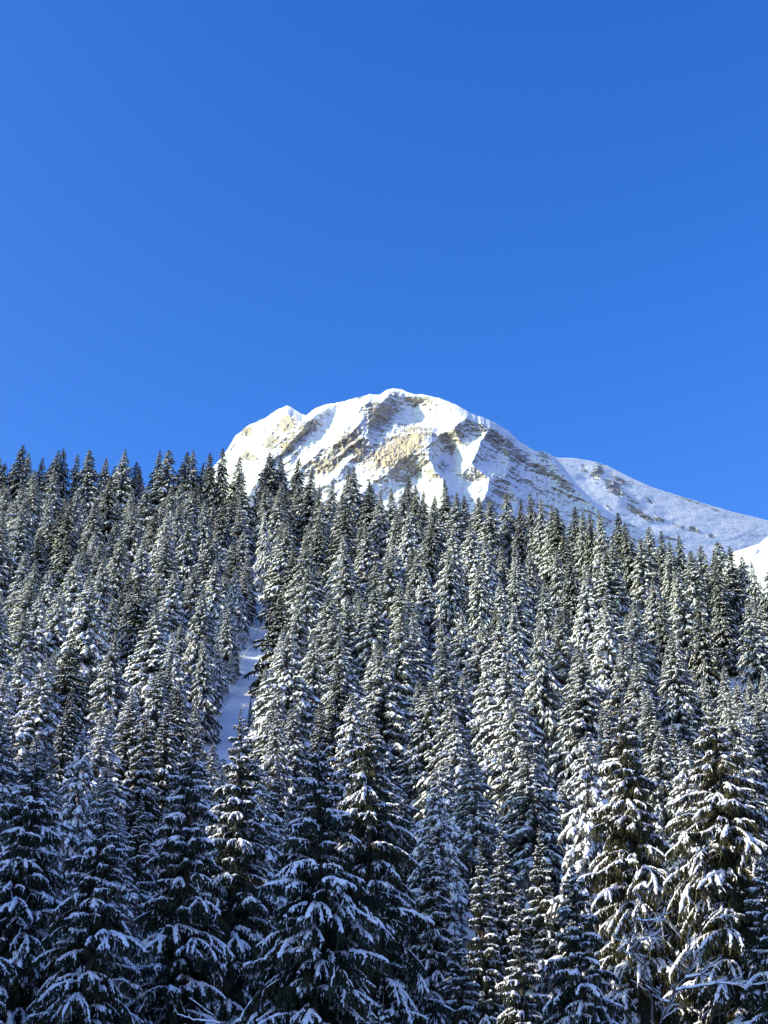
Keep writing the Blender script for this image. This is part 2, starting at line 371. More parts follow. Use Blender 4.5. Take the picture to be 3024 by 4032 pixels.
def rock_main(U, V):
    r = 0.0
    for (cx, cy, rx, ry, an, s) in [
        (1575, 1765, 140, 62, -32, 1.1), (1510, 1800, 62, 44, -20, 1.0), (1650, 1700, 80, 42, -5, .9), (1500, 1650, 75, 62, 0, .8), (1545, 1595, 34, 60, 10, .55), (1475, 1610, 30, 30, 0, .8),
        (1285, 1830, 80, 36, -15, .85), (1360, 1740, 80, 36, -42, .9), (1410, 1760, 34, 60, -15, .9), (1430, 1570, 40, 14, -20, .6),
        (1130, 1670, 44, 26, -30, .9), (1070, 1740, 50, 26, -45, .8), (1215, 1680, 42, 26, -15, .9), (1130, 1760, 30, 34, -40, .85), (980, 1800, 50, 26, 20, .8), (970, 1690, 26, 30, -40, .6), (1040, 1700, 26, 18, -40, .5), (1160, 1720, 40, 20, 40, .6),
        (1880, 1690, 60, 40, 10, .6), (1960, 1730, 80, 34, 38, .8), (2030, 1790, 70, 22, 30, .95), (2110, 1840, 80, 17, 30, .9), (2190, 1880, 70, 12, 30, .8), (2080, 1905, 100, 10, 28, .8), (2000, 1870, 60, 9, 28, .6),
        (2145, 1800, 34, 24, 40, .8), (2230, 1920, 50, 9, 30, .6), (1740, 1840, 40, 26, 30, .45), (1800, 1700, 40, 30, 20, .5), (1860, 1960, 70, 16, 28, .4), (1700, 1870, 30, 20, 20, .4), (2100, 1990, 90, 10, 25, .5), (1980, 1950, 60, 9, 25, .5), (1600, 1880, 60, 24, -25, .45), (1450, 1900, 60, 20, -30, .4), (2190, 1950, 60, 8, 25, .55)]:
        r = np.maximum(r, s * (1.0 if cx < 1250 else .82 if cx < 1820 else .66) * blob(U, V, cx, cy, rx * 1.05, ry * 1.05, an))
    return r
def tan_main(U, V):
    r = 0.0
    for (cx, cy, rx, ry, an, s) in [(1570, 1770, 140, 66, -32, 1.0), (1650, 1700, 85, 44, -5, .8), (1500, 1650, 60, 50, 0, .5), (1405, 1760, 26, 60, -15, .8), (1130, 1760, 30, 34, -40, .9), (970, 1690, 26, 30, -40, .8), (1285, 1840, 80, 34, -15, .45)]:
        r = np.maximum(r, s * blob(U, V, cx, cy, rx, ry, an))
    return r
mo = sheet('mountain', SKY_MAIN, 640, 3050, 1150, 2420, 360, depth_main, rock_main, tan_main, 4.0)
tag(mo, 'broad snowy mountain with tan cliffs and a rounded summit above the forest', kind='structure')

def depth_sh(U, V, vt):
    D = 4000 - 1.3 * (V - 1800) + 0.7 * np.maximum(0, U - 2150)
    R = 13 * (fbm(U * 0.008, V * 0.02, 4, 51) - 0.5) + 12 * seg_ridge(U, V, [(2347, 1819), (2370, 1890), (2440, 1960)], 60, 1.0)
    rk = rock_sh(U, V)
    R = R + rk * 26 * (fbm(U * 0.03, (V - .35 * U) * 0.12, 5, 53, True) - 0.55) + 3 * (fbm(U * 0.02, (V - .3 * U) * 0.06, 4, 55) - 0.5)
    return D - R * sstep(0, 30, V - vt)
def rock_sh(U, V):
    r = 0.0
    for (cx, cy, rx, ry, an, s) in [(2352, 1862, 26, 40, 20, .68), (2415, 1915, 46, 24, 30, .75), (2430, 1940, 40, 14, 25, .75), (2300, 1845, 16, 20, 0, .5), (2440, 1890, 44, 9, 30, .7), (2500, 2010, 44, 13, 35, .85), (2540, 2035, 40, 11, 30, .9), (2595, 2045, 22, 10, 20, .9),
        (2735, 2085, 26, 9, 25, .95), (2800, 2110, 14, 7, 10, .95), (2560, 1975, 24, 6, 45, .7), (2395, 1997, 18, 6, 35, .8), (2670, 2070, 60, 6, 22, .5), (2700, 1965, 80, 4, 18, .55), (2810, 2005, 50, 4, 20, .55), (2480, 1960, 50, 8, 40, .5), (2640, 2120, 30, 7, 10, .7)]:
        r = np.maximum(r, s * blob(U, V, cx, cy, rx, ry, an))
    return r
sh = sheet('snow_ridge', SKY_SHOULDER, 2080, 3400, 460, 2420, 170, depth_sh, rock_sh, lambda U, V: 0.3 * rock_sh(U, V), 1.2)
tag(sh, 'smooth shaded snow ridge falling to the right behind the mountain', kind='structure')
def depth_h(U, V, vt):
    D = 1500 - 0.6 * (V - 2100) - 0.35 * (U - 2889) 
    R = 16 * (fbm(U * 0.02, V * 0.02, 4, 61) - 0.5) + seg_ridge(U, V, [(3024, 2098), (2960, 2180), (2890, 2260)], 60, 22)
    return D - R * sstep(0, 20, V - vt)
zz = lambda U, V: 0 * U
hl = sheet('snow_hill', SKY_HILL, 2800, 3350, 200, 2420, 80, depth_h, zz, zz, 2.0)
tag(hl, 'bright sunlit snow hill low behind the trees at the far right', kind='structure')

# ------------------------------------------------------------------ spruce boughs
def bough_geo(L, rise, droop, tl, ntw, seg, rng, snow=1.0, near=True, hang=True, subs=0, inner=False):
    """one bough along +X from the origin: needles and the snow lying on it"""
    fol, sno = Geo(), Geo()
    def spray(O, az, L, rise, droop, tl, ntw, seg, first):
        ts = np.linspace(0, 1, seg); wob = rng.uniform(-.10, .10); wp = rng.uniform(2, 4); ca, sa = math.cos(az), math.sin(az)
        def spine(t):
            t = np.asarray(t, float); x = L * t * (1 - 0.18 * droop * t); y = L * wob * np.sin(t * wp)
            return O + np.stack([x * ca - y * sa, x * sa + y * ca, L * (rise * t - droop * t ** 2.3)], -1)
        side_v = np.array([-sa, ca, 0.0])
        P = spine(ts)
        if near:
            w = (0.016 + 0.03 * L / 4 * (1 - ts)) if first else 0.012 + 0 * ts; ribbon(fol, P, w); ribbon(fol, P, w, math.pi / 2)
        vee(fol, P, (0.05 if near else 0.09) * (0.35 + np.minimum(1, ts * 1.6)) * (L / 3 + .35), .7)
        if not inner:
            if near:                    # snow lies in cushions of uneven length and thickness along the bough
                a = rng.uniform(.12, .45); 
                while a < .97:
                    b = min(1.015, a + rng.uniform(.16, .5)); n2 = max(5, int(seg * 4 * (b - a))); t2 = np.linspace(a, b, n2)
                    env = np.clip(np.sin(np.pi * np.clip((t2 - a) / (b - a), 0, 1)), 0, 1) ** .42
                    base = (0.048 + 0.0155 * L) * snow * rng.uniform(.65, 1.25) * (1 if first else .8)
                    lump = np.array([rng.uniform(.6, 1.4) for _ in t2])
                    Pn = spine(t2) + side_v * np.array([[rng.uniform(-.05, .05)] for _ in t2]) + np.stack([0 * t2, 0 * t2, .012 + 0 * t2], -1)
                    snowcap(sno, Pn, base * env * lump + .004, base * 0.95 * env * np.roll(lump, 1) + .004, 6)
                    a = b + (rng.uniform(.02, .12) if rng.random() < .5 else -.03)
            else:                       # separate dabs
                a = rng.uniform(.2, .5)
                while a < .95:
                    b = min(1.03, a + rng.uniform(.18, .34)); t2 = np.linspace(a, b, 4); env = np.array([.25, 1, .9, .2]); base = .115 * snow * rng.uniform(.6, 1.3)
                    snowcap(sno, spine(t2) + np.array([[0, 0, .02]]), base * env, base * .85 * env, 4); a = b + rng.uniform(.02, .14)
        for i in range(ntw):
            t = 0.10 + 0.9 * (i + rng.uniform(.2, .8)) / ntw
            side = 1 if i % 2 else -1
            prof = math.sin(math.pi * min(1.0, 0.12 + 0.80 * t)) ** 0.8
            l = tl * prof * rng.uniform(.5, 1.35) + 0.06
            p0 = spine(t); tan = spine(min(1.0, t + 0.02)) - spine(t - 0.02); tan /= np.linalg.norm(tan) + 1e-9
            dirv = tan * rng.uniform(.5, .95) + side_v * side * rng.uniform(.45, .95) + np.array([0, 0, -(rng.uniform(.15, 1.0) if near else rng.uniform(-.05, .6))])
            dirv /= np.linalg.norm(dirv)
            m = 5 if near else 3; q_ = np.linspace(0, 1, m)
            TP = p0 + q_[:, None] * dirv * l + np.stack([0 * q_, 0 * q_, -0.3 * l * q_ ** 2], -1)
            w0 = rng.uniform(.04, .075) if near else rng.uniform(.06, .11)
            w = w0 * (0.7 + 0.3 * np.sin(np.pi * q_)) * (1 - q_ * .75)
            if near: w = w * np.where(np.arange(m) % 2, 1.25, .75)
            (vee(fol, TP, w, .6) if near else ribbon(fol, TP, w, rng.uniform(-.5, .5)))
            if hang:
                for q in range((4 if rng.random() < .7 else 2) if near else (1 if rng.random() < .6 else 0)):
                    a = rng.uniform(.05, .95); h0 = p0 + a * dirv * l + np.array([0, 0, -0.28 * l * a * a])
                    hl_ = (rng.uniform(.08, .5) ** 1.0) * (.5 + .30 * L if near else .8) * (1.5 if rng.random() < .15 else 1)
                    s3 = np.linspace(0, 1, 4 if near else 2)[:, None]
                    hd = np.array([rng.uniform(-.35, .45), rng.uniform(-.4, .4), -1.0]); bend = np.array([rng.uniform(-.25, .25), rng.uniform(-.25, .25), 0])
                    HP = h0 + s3 * hd * hl_ + bend * hl_ * s3 ** 2
                    hw = (rng.uniform(.02, .06) if near else rng.uniform(.05, .09)) * (1 - 0.75 * s3[:, 0])
                    if near: hw = hw * np.array([.7, 1.2, .8, 1.0])
                    d = np.array([math.cos(q * 1.3 + i * 2.1), math.sin(q * 1.3 + i * 2.1), 0])[None, :]
                    fol.add(*loft(HP, np.stack([-d * hw[:, None], d * hw[:, None]], 1)))
                    if near and not inner and rng.random() < .20 * snow:
                        uu = np.array([0, .35, .7, 1.0])[:, None] * rng.uniform(.25, .7)
                        HS = h0 + uu * hd * hl_ + bend * hl_ * uu ** 2 + np.array([[rng.uniform(0, .03), rng.uniform(-.02, .02), .01]])
                        ws = rng.uniform(.018, .040) * np.array([.5, 1, .8, .2]); tube(sno, HS, ws, 4)
            if not inner and rng.random() < (.85 if near else .9) * min(1, snow + .1) and t > .2:
                if near: e0 = 0.0; e = rng.uniform(.2, .8)
                else: e0 = rng.uniform(0, .45); e = min(1, e0 + rng.uniform(.3, .6))
                m2 = 5 if near else 3; s2 = np.linspace(e0, e, m2); uu = (s2 - e0) / (e - e0)
                SP_ = p0 + s2[:, None] * dirv * l + np.stack([0 * s2, 0 * s2, -0.3 * l * s2 ** 2 + .015], -1)
                ww = (rng.uniform(.03, .068) if near else rng.uniform(.04, .095)) * snow
                ev = np.sqrt(np.clip(1.02 - uu ** 3, 0, 1)) * np.array([rng.uniform(.7, 1.3) for _ in s2])
                snowcap(sno, SP_, ww * ev + .003, ww * .9 * ev + .003, 5 if near else 3)
        return spine
    sp = spray(np.zeros(3), 0.0, L, rise, droop, tl, ntw, seg, True)
    for k in range(subs):
        t = rng.uniform(.25, .75); sd = (1 if k % 2 else -1) * rng.uniform(.5, 1.0); p = sp(t); l2 = L * (1 - t) * rng.uniform(.5, .85) + .25
        slope = rise - 2.3 * droop * t ** 1.3
        spray(p, sd, l2, slope * .7 + rng.uniform(-.1, .12), droop * rng.uniform(.7, 1.3), tl * .75, max(6, int(ntw * l2 / L * .8)), max(4, seg - 3), False)
    return fol, sno

rng = random.Random(11)
NEAR = {}                           # size class -> list of (bough mesh, snow mesh, length)
for cls, L, rise, droop, tl, ntw, seg, nv, subs in [('tip', 0.8, .42, .25, .24, 12, 5, 4, 0), ('short', 1.6, .14, .30, .34, 24, 7, 7, 1), ('medium', 2.8, .09, .38, .40, 36, 8, 9, 3), ('long', 4.1, .09, .44, .45, 48, 9, 10, 4), ('bare', 2.9, .02, .30, .35, 22, 8, 3, 1), ('inner', 1.5, .05, .35, .45, 26, 5, 4, 0)]:
    NEAR[cls] = []
    for k in range(nv):
        f, s = bough_geo(L, rise * rng.uniform(.4, 1.7), droop * rng.uniform(.55, 1.4), tl * rng.uniform(.8, 1.2), ntw, seg, rng, rng.uniform(.7, 1.25) * (.35 if cls == 'bare' else 1), subs=subs + (rng.randint(-1, 1) if subs > 1 else 0), inner=cls == 'inner')
        NEAR[cls].append((f.mesh('bough_' + cls, M_NEEDLE), s.mesh('bough_snow_' + cls, M_SNOW, True) if s.n else None, L))

def trunk_mesh(name, H, r0, mat, rng, bend=0.15, k=8):
    g = Geo(); n = 14; z = np.linspace(-0.8, H, n); s = z / H
    P = np.stack([bend * np.sin(s * 2.2 + rng.uniform(0, 3)) * s, bend * np.cos(s * 1.7 + rng.uniform(0, 3)) * s, z], -1)
    r = r0 * np.clip(1 - s, 0.02, 1.1) ** 0.85 + .008; r[0] *= 1.25
    tube(g, P, r, k); return g.mesh(name, mat, True)

def near_spruce(base, H, r10, seed, label, group=None, shed=.1, sparse=1.0, step=.52, zlow=None, bare=.06, olive=False):
    """r10: crown radius 10 m below the tip"""
    rg = random.Random(seed)
    root = empty('spruce_tree', base, rg.uniform(0, 6.28)); tag(root, label, 'tree', group)
    link('trunk', trunk_mesh('trunk', H, 0.016 * H, M_BARK, rg), root)
    d = 0.12; cnt = 0
    zlow = H * 0.93 if zlow is None else zlow
    while d < zlow:
        r = r10 * (d / 10.0) ** 0.82 if d < 10 else r10 * (1 + 0.018 * (d - 10))
        r = max(r, .22)
        nb = 4 if d < 1.2 else 5
        a0 = rg.uniform(0, 6.28)
        for j in range(nb + (2 if d > 1.5 else 0)):
            if j < nb and rg.random() > sparse and d > 1.5: continue
            L = r * (rg.uniform(.70, 1.2) if rg.random() < .75 else rg.uniform(.4, .7))
            cls = 'tip' if L < .75 else 'short' if L < 1.9 else 'medium' if L < 3.1 else 'long'
            if d > 2.5 and rg.random() < bare: cls = 'bare'
            if j >= nb: cls = 'inner'; L = min(1.9, r * .55)
            me, ms, L0 = rg.choice(NEAR[cls])
            b = link('bough', me, root); s = L / L0
            b.location = (0, 0, H - d - rg.uniform(-.5, .5) * step)
            pit = (-.55 + d * .32) if d < 1.6 else min(.12, -.05 + d * .014) + rg.uniform(-.2, .24)
            b.rotation_euler = (rg.uniform(-.15, .15), pit, a0 + j * 6.283 / nb + rg.uniform(-.35, .35))
            sy = s * rg.uniform(.85, 1.15); b.scale = (s, sy * (1 if rg.random() < .5 else -1), s * rg.uniform(.9, 1.1))
            if olive: b.material_slots[0].link = 'OBJECT'; b.material_slots[0].material = M_OLIVE_LIT
            if ms and rg.random() > shed: link('snow', ms, b)['kind'] = 'stuff'
            cnt += 1
        d += step * rg.uniform(.75, 1.25) * (0.62 if d < 1.5 else .8 if d < 4 else 1.0 if d < 12 else 1.35)
    return root

# ------------------------------------------------------------------ mid and far spruces: shared crowns
rng = random.Random(5)
TMPL = {}
for style, snow in (('laden', 1.08), ('frosted', .76), ('dark', .5)):
    TMPL[style] = []
    for k in range(8):
        f, s = bough_geo(2.0, rng.uniform(.0, .18), rng.uniform(.22, .42), rng.uniform(.42, .6), {'laden': 14, 'frosted': 16, 'dark': 14}[style], 4, rng, snow, near=False)
        TMPL[style].append((f.arrays(), s.arrays()))
def place(arr, M, g):
    V, Q = arr; g.add(V @ M[:3, :3].T + M[:3, 3], Q)
def crown_variant(style, H, R, prof, seed, gaps):
    rg = random.Random(seed); fol, sno = Geo(), Geo()
    d = 0.1; step = .29; ph = rg.uniform(0, 6)
    while d < H * .94:
        s = d / H
        r = R * (min(1.0, (s / .72)) ** prof) * (1 - .25 * max(0, (s - .78) / .22)) * (1 + .09 * math.sin(d * 1.3 + ph) + .06 * math.sin(d * 3.1)) + .15
        nb = 4 if d < 1.5 else 5 if d < 6 else 6
        a0 = rg.uniform(0, 6.28)
        for j in range(nb):
            if d > 2 and rg.random() < gaps: continue
            L = r * rg.uniform(.8, 1.4); k = L / 2.0
            f, sn = rg.choice(TMPL[style])
            rz_ = 0; pit = (-.75 + d * .35) if d < 1.8 else min(.30, -.10 + d * .03) + rg.uniform(-.28, .3)
            M = Matrix.Translation((0, 0, H - d - rg.uniform(-.2, .2))) @ Euler((rg.uniform(-.2, .2), pit, a0 + j * 6.283 / nb + rg.uniform(-.4, .4))).to_matrix().to_4x4() @ Matrix.Diagonal((k, (k * .7 + .3) * rg.uniform(.85, 1.15), k * .75 + .25, 1))
            M = np.array(M); place(f, M, fol); place(sn, M, sno)
        d += step * rg.uniform(.8, 1.2) * (.75 if d < 3 else 1.0 if d < 12 else 1.2)
    # leader with a little snow
    z = np.linspace(H - .7, H + .25, 4); P = np.stack([0 * z, 0 * z, z], -1); tube(fol, P, [.09, .07, .05, .01], 4)
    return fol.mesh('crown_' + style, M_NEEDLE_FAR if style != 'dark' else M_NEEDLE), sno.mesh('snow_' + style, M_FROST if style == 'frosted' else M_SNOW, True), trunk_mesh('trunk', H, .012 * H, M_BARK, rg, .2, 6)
VAR = []                            # (style, H, R, meshes)
for k, (style, H, R, prof, gaps) in enumerate([
        ('laden', 24, 4.8, .90, .12), ('laden', 23, 4.3, .84, .16), ('laden', 21, 5.0, .98, .10), ('laden', 18, 4.2, .86, .12),
        ('frosted', 25, 4.6, .80, .10), ('frosted', 24, 5.0, .90, .12), ('frosted', 26, 4.2, .76, .16), ('frosted', 22, 4.8, .96, .10), ('frosted', 20, 4.2, .80, .2),
        ('dark', 25, 4.4, .80, .12), ('dark', 26, 4.0, .74, .18), ('dark', 23, 4.6, .88, .14)]):
    VAR.append((style, H, R, crown_variant(style, H, R, prof, 100 + k, gaps)))
PROTO = {}
def far_spruce(x, y, z, H, var, rz, label, group):
    style, H0, R0, ms = VAR[var]
    k = H / H0
    if var not in PROTO:
        root = empty('spruce_tree', (0, 0, 0))
        for nm, me in zip(('crown', 'snow', 'trunk'), ms): link(nm, me, root)
        PROTO[var] = root; o = root
    else:
        src = PROTO[var]; o = src.copy(); COL.objects.link(o)
        for ch in src.children:
            c = ch.copy(); COL.objects.link(c); c.parent = o
    o.location = (x, y, z); o.rotation_euler = (0, 0, rz)
    return o, k

# ------------------------------------------------------------------ where the trees stand
SKYTIPS = [(2, 1805), (18, 1828), (87, 1753), (121, 1789), (167, 1798), (193, 1805), (223, 1777), (260, 1766), (308, 1787), (365, 1768), (410, 1798), (456, 1823), (494, 1780), (538, 1823), (560, 1832), (629, 1768), (668, 1777),
    (732, 1773), (764, 1769), (796, 1814), (840, 1789), (882, 1768), (931, 1805), (958, 1880), (1030, 1890), (1074, 1775), (1107, 1796), (1165, 1811), (1215, 1850), (1262, 1905), (1303, 1891), (1372, 1837), (1390, 1832), (1461, 1887), (1499, 1937),
    (1550, 1920), (1603, 1871), (1635, 1914), (1667, 1928), (1710, 1945), (1754, 1887), (1790, 1950), (1826, 1946), (1881, 1950), (1922, 1964), (1990, 1937), (2041, 1964), (2095, 1939), (2121, 1955), (2162, 1987), (2196, 1996), (2246, 1991), (2287, 2014), (2328, 2023),
    (2369, 2023), (2419, 2016), (2478, 2051), (2551, 2078), (2583, 2087), (2625, 2130), (2670, 2110), (2710, 2165), (2752, 2142), (2790, 2175), (2824, 2137), (2870, 2155), (2920, 2178), (2970, 2210), (3016, 2215)]
# tip u, v, height, style hint (L laden, F frosted, D dark)
MIDTIPS = [(1057, 2014, 24, 'L'), (945, 2078, 20, 'L'), (935, 2229, 18, 'L'), (866, 2101, 22, 'L'), (843, 2201, 22, 'L'), (802, 2311, 25, 'F'), (1098, 2470, 20, 'L'), (1130, 1923, 22, 'D'), (656, 2010, 24, 'L'), (301, 2183, 22, 'L'), (150, 2320, 23, 'L'),
    (1212, 2137, 25, 'F'), (1267, 1983, 24, 'F'), (419, 2201, 23, 'F'), (583, 2274, 24, 'F'), (114, 2561, 22, 'L'), (273, 2511, 24, 'D'), (524, 2712, 20, 'L'), (1240, 2475, 22, 'F'), (1349, 2502, 22, 'F'), (1294, 2329, 23, 'F'), (738, 2028, 25, 'F'),
    (1681, 2051, 24, 'F'), (1754, 2538, 22, 'F'), (1936, 2593, 23, 'L'), (1959, 2429, 24, 'L'), (1890, 2210, 26, 'F'), (2027, 2356, 23, 'L'), (2027, 2256, 23, 'F'), (2141, 2283, 24, 'F'), (2391, 2155, 25, 'F'), (2305, 2265, 23, 'L'), (2665, 2265, 18, 'L'),
    (2961, 2360, 23, 'F'), (2123, 2438, 25, 'F'), (2268, 2547, 25, 'F'), (2378, 2383, 23, 'L'), (2496, 2365, 23, 'F'), (2642, 2483, 25, 'F'), (2451, 2524, 22, 'F'), (2742, 2338, 25, 'D'), (2542, 2711, 20, 'F'), (2843, 2611, 22, 'F'), (2492, 2611, 20, 'F'),
    (2045, 2780, 14, 'L'), (2902, 2684, 20, 'L'), (2369, 2775, 18, 'F'), (1658, 2693, 22, 'F'), (1460, 2300, 24, 'F'), (1560, 2400, 25, 'F'), (1380, 2160, 24, 'F'), (1530, 2180, 24, 'F'), (700, 2480, 22, 'L'), (640, 2600, 20, 'D'), (460, 2480, 23, 'F'), (20, 2330, 22, 'F'), (140, 2205, 20, 'F'), (95, 2160, 21, 'F'), (200, 2240, 18, 'L'), (30, 2640, 20, 'L'),
    (900, 2390, 15, 'F'), (868, 2520, 11, 'L'), (905, 2470, 10, 'F'), (815, 2480, 14, 'F'), (780, 2600, 11, 'L'), (930, 2350, 10, 'F'), (835, 2590, 8, 'F'), (910, 2560, 7, 'L'), (1180, 2350, 22, 'F'), (1150, 2600, 20, 'F'), (989, 2739, 6, 'D'), (1013, 2743, 6, 'D'), (2238, 3054, 21, 'L'), (2073, 2979, 21, 'L'), (1750, 2995, 22, 'L'), (1150, 2780, 21, 'F'), (1390, 2720, 22, 'L'), (1290, 2760, 20, 'D'), (720, 2700, 20, 'D')]
SU = np.array([p[0] for p in SKYTIPS]); SV = np.array([p[1] for p in SKYTIPS])
STY = {'L': [0, 1, 2, 3], 'F': [4, 5, 6, 7, 8], 'D': [9, 10, 11]}
rng = random.Random(21)
TREES = []                          # x, y, H, var, kind
for (u, v) in SKYTIPS:
    dx, dy, dz = ray(u, v)
    Y = hit_ground(u, v, rng.uniform(21, 27), 240, 470)
    if Y is None:
        Y = next(float(q) for q in np.linspace(250, 470, 221) if q > float(ridge_y(dx / dy * q)) - 3)
    x = dx / dy * Y; H = dz / dy * Y - float(ground(x, Y))
    if not 12 < H < 36: print('odd skyline tree', u, v, round(H, 1), round(Y))
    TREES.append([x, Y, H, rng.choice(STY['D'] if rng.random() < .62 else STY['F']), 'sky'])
for (u, v, H, st) in MIDTIPS:
    Y = hit_ground(u, v, H, 100, 470)
    if Y is None: continue
    dx, dy, dz = ray(u, v); TREES.append([dx / dy * Y, Y, H, rng.choice(STY[st]), 'mid'])

GC = np.array([(u, v) for u, v, w in GUL], float); GWD = np.array([w for u, v, w in GUL], float)
def gully_overlap(x, y, z, H, R):
    """does the silhouette cover the open gully"""
    ut, vt, d = project((x, y, z + H)); ub, vb, d2 = project((x, y, z)); hw = R * FPX / d
    for f in (.15, .35, .55, .75, .95):
        v = vt + f * (vb - vt); u = ut + f * (ub - ut)
        if GC[1, 1] - 20 < v < GC[-1, 1]:
            c = np.interp(v, GC[:, 1], GC[:, 0]); w = np.interp(v, GC[:, 1], GWD) * .5
            if abs(u - c) < w * .8 + hw * min(1, f * 1.4) * .8: return True
    return False
tries = 0
pts = np.array([[t[0], t[1]] for t in TREES])
PTS = [tuple(p) for p in pts]
while tries < 14000:
    tries += 1
    y = 108 + 335 * rng.random() ** .8; x = (rng.random() * 2 - 1) * (.31 * y + 14)
    if y > float(ridge_y(x)) - 1: continue
    small = rng.random() < .3; sp = (6.6 if y < 150 else 7.6) + 3.0 * rng.random() - (1.6 if small else 0)
    if any((x - a) ** 2 + (y - b) ** 2 < sp * sp for a, b in PTS): continue
    z = float(ground(x, y)); H = rng.uniform(10, 17) if small else rng.uniform(18, 28)
    u, v, d = project((x, y, z + H))
    if v < np.interp(u, SU, SV) + rng.uniform(25, 70): 
        H -= 5; u, v, d = project((x, y, z + H))
        if v < np.interp(u, SU, SV) + 25: continue
    if gully_overlap(x, y, z, H, 2.7): continue
    if d < 120 and v < 2850: continue
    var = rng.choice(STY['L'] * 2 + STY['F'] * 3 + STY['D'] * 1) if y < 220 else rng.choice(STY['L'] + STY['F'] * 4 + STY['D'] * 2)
    TREES.append([x, y, H, var, 'fill']); PTS.append((x, y))

# foreground spruces: tip u, v, distance, crown radius 10 m below the tip, sparse, label
NEARTIPS = [
    (416, 3086, 36, 3.9, .92, 'broad shaded spruce with wide drooping snowy boughs, foreground, second from left edge'),
    (762, 2857, 38, 3.3, .88, 'dark shaded spruce below the foot of the gully, left of the bright tipped one'),
    (955, 2778, 42, 3.0, .95, 'spruce with a bright snow crusted tip standing against the open gully snow'),
    (1262, 2905, 33, 4.3, .92, 'large centre foreground spruce with long arched snow laden boughs on both sides'),
    (1452, 2790, 40, 4.2, .72, 'ragged sparse spruce right of centre with gaps beside its dark trunk'),
    (145, 2905, 38, 4.0, .9, 'foreground spruce at the left frame edge with drooping snowy boughs'),
    (259, 2790, 54, 3.0, .9, 'tall lit tipped spruce behind the two leftmost foreground spruces'),
    (582, 2796, 58, 2.9, .95, 'slim spruce with a sunlit tip behind the dark spruce below the gully foot'),
    (663, 2754, 62, 2.8, 1, 'taller of two slim lit spruces just left of the gully foot'),
    (521, 2724, 66, 2.8, 1, 'slim spruce with small sunlit snow lumps left of the gully foot'),
    (45, 2796, 52, 3.0, .95, 'frosted spruce with sunlit top at the far left edge above the foreground'),
    (2442, 2769, 46, 3.7, .86, 'big sunlit olive green spruce with clumped snow, left of the widest right spruce'),
    (2801, 2763, 44, 4.4, .86, 'widest sunlit spruce at the right edge with long hanging snowy boughs'),
    (2252, 3379, 37, 3.7, .95, 'shaded shorter spruce in front of the big olive green spruce'),
    (2120, 3250, 52, 2.5, .95, 'slender shaded spruce just left of the big olive green spruce'),
    (1971, 3243, 54, 2.5, .95, 'slender shaded spruce with a pale tip in the lower right middle'),
    (1798, 3592, 44, 2.6, 1, 'young narrow spruce low at the bottom right of the centre spruces'),
    (1494, 3881, 31, 2.6, 1, 'small young spruce tip poking up at the bottom centre'),
    (1698, 3242, 50, 2.7, 1, 'shaded spruce behind the ragged sparse spruce, its tip half frosted'),
    (2645, 2837, 66, 2.4, 1, 'slim frosted spruce between the two big sunlit right spruces'),
    (2550, 2708, 72, 2.5, 1, 'pale frosted spruce rising directly behind the big olive green spruce'),
    (2388, 2769, 74, 2.2, 1, 'thin frosted spruce touching the left side of the big olive green spruce'),
    (2896, 2681, 74, 2.4, 1, 'slim frosted spruce behind the widest right edge spruce'),
    (2977, 2742, 66, 2.6, 1, 'frosted spruce at the extreme right edge behind the widest spruce'),
    (1890, 3300, 56, 2.3, 1, 'narrow shaded spruce between two slender spruces low right of centre'),
    (1600, 3120, 60, 2.6, 1, 'dim shaded spruce glimpsed right behind the ragged sparse spruce'),
    (1100, 3000, 55, 2.8, 1, 'dim shaded spruce in the gap between bright tipped and centre spruces'),
    (560, 3130, 48, 2.8, .95, 'dim shaded spruce between the broad left spruce and the dark one below the gully'),
    (2990, 3350, 36, 3.6, .9, 'dark shaded spruce filling the bottom right corner'),
    (2040, 3500, 46, 2.7, 1, 'shaded young spruce low between centre and right foreground'),
    (-60, 3200, 33, 3.8, .9, 'shaded spruce boughs reaching in at the bottom left edge'),
]
NR = []
for k, (u, v, Y, r10, sp, lab) in enumerate(NEARTIPS):
    Y = Y * 2.0 if Y < 47 else hit_ground(u, v, 24.0 if v < 2900 else 21.0, 60, 300) or Y * 2.0
    tip = at(u, v, Y); z = float(ground(tip[0], Y)); H = tip[2] - z
    print('near', k, u, v, round(Y), 'H', round(H, 1))
    NR.append((tip[0], Y, z, H, r10 * (1.0 if k in (11, 12) else .84), sp, lab, k))

# keep what can be seen: a coarse depth-ordered silhouette pass
RW, RH = 378, 504
def silhouette(x, y, z, H, R, slim=1.0):
    ut, vt, d = project((x, y, z + H)); ub, vb, _ = project((x, y, z)); s = RW / 3024.0
    return ut * s, vt * s, ub * s, vb * s, R * FPX / d * s
def visible_counts(items):
    owner = -np.ones((RH, RW), int)
    for idx in sorted(range(len(items)), key=lambda q: -items[q][1]):
        x, y, z, H, R = items[idx]; ut, vt, ub, vb, hw = silhouette(x, y, z, H, R)
        for r in range(max(0, int(vt)), min(RH, int(vb) + 1)):
            f = (r - vt) / max(1e-6, vb - vt); w = hw * min(1, f * 1.35 + .04); c = ut + f * (ub - ut)
            a, b = max(0, int(round(c - w))), min(RW, int(round(c + w)) + 1)
            if b > a: owner[r, a:b] = idx
    return np.bincount(owner[owner >= 0].ravel(), minlength=len(items))
items = []
for (x, y, H, var, kd) in TREES: items.append((x, y, float(ground(x, y)), H, .8 * VAR[var][2] * H / VAR[var][1]))
nT = len(items)
for (x, y, z, H, r10, sp, lab, k) in NR: items.append((x, y, z, H, r10 * .85))
vis = visible_counts(items)
KEEP = [q for q in range(nT) if vis[q] >= 5 or TREES[q][4] == 'sky']
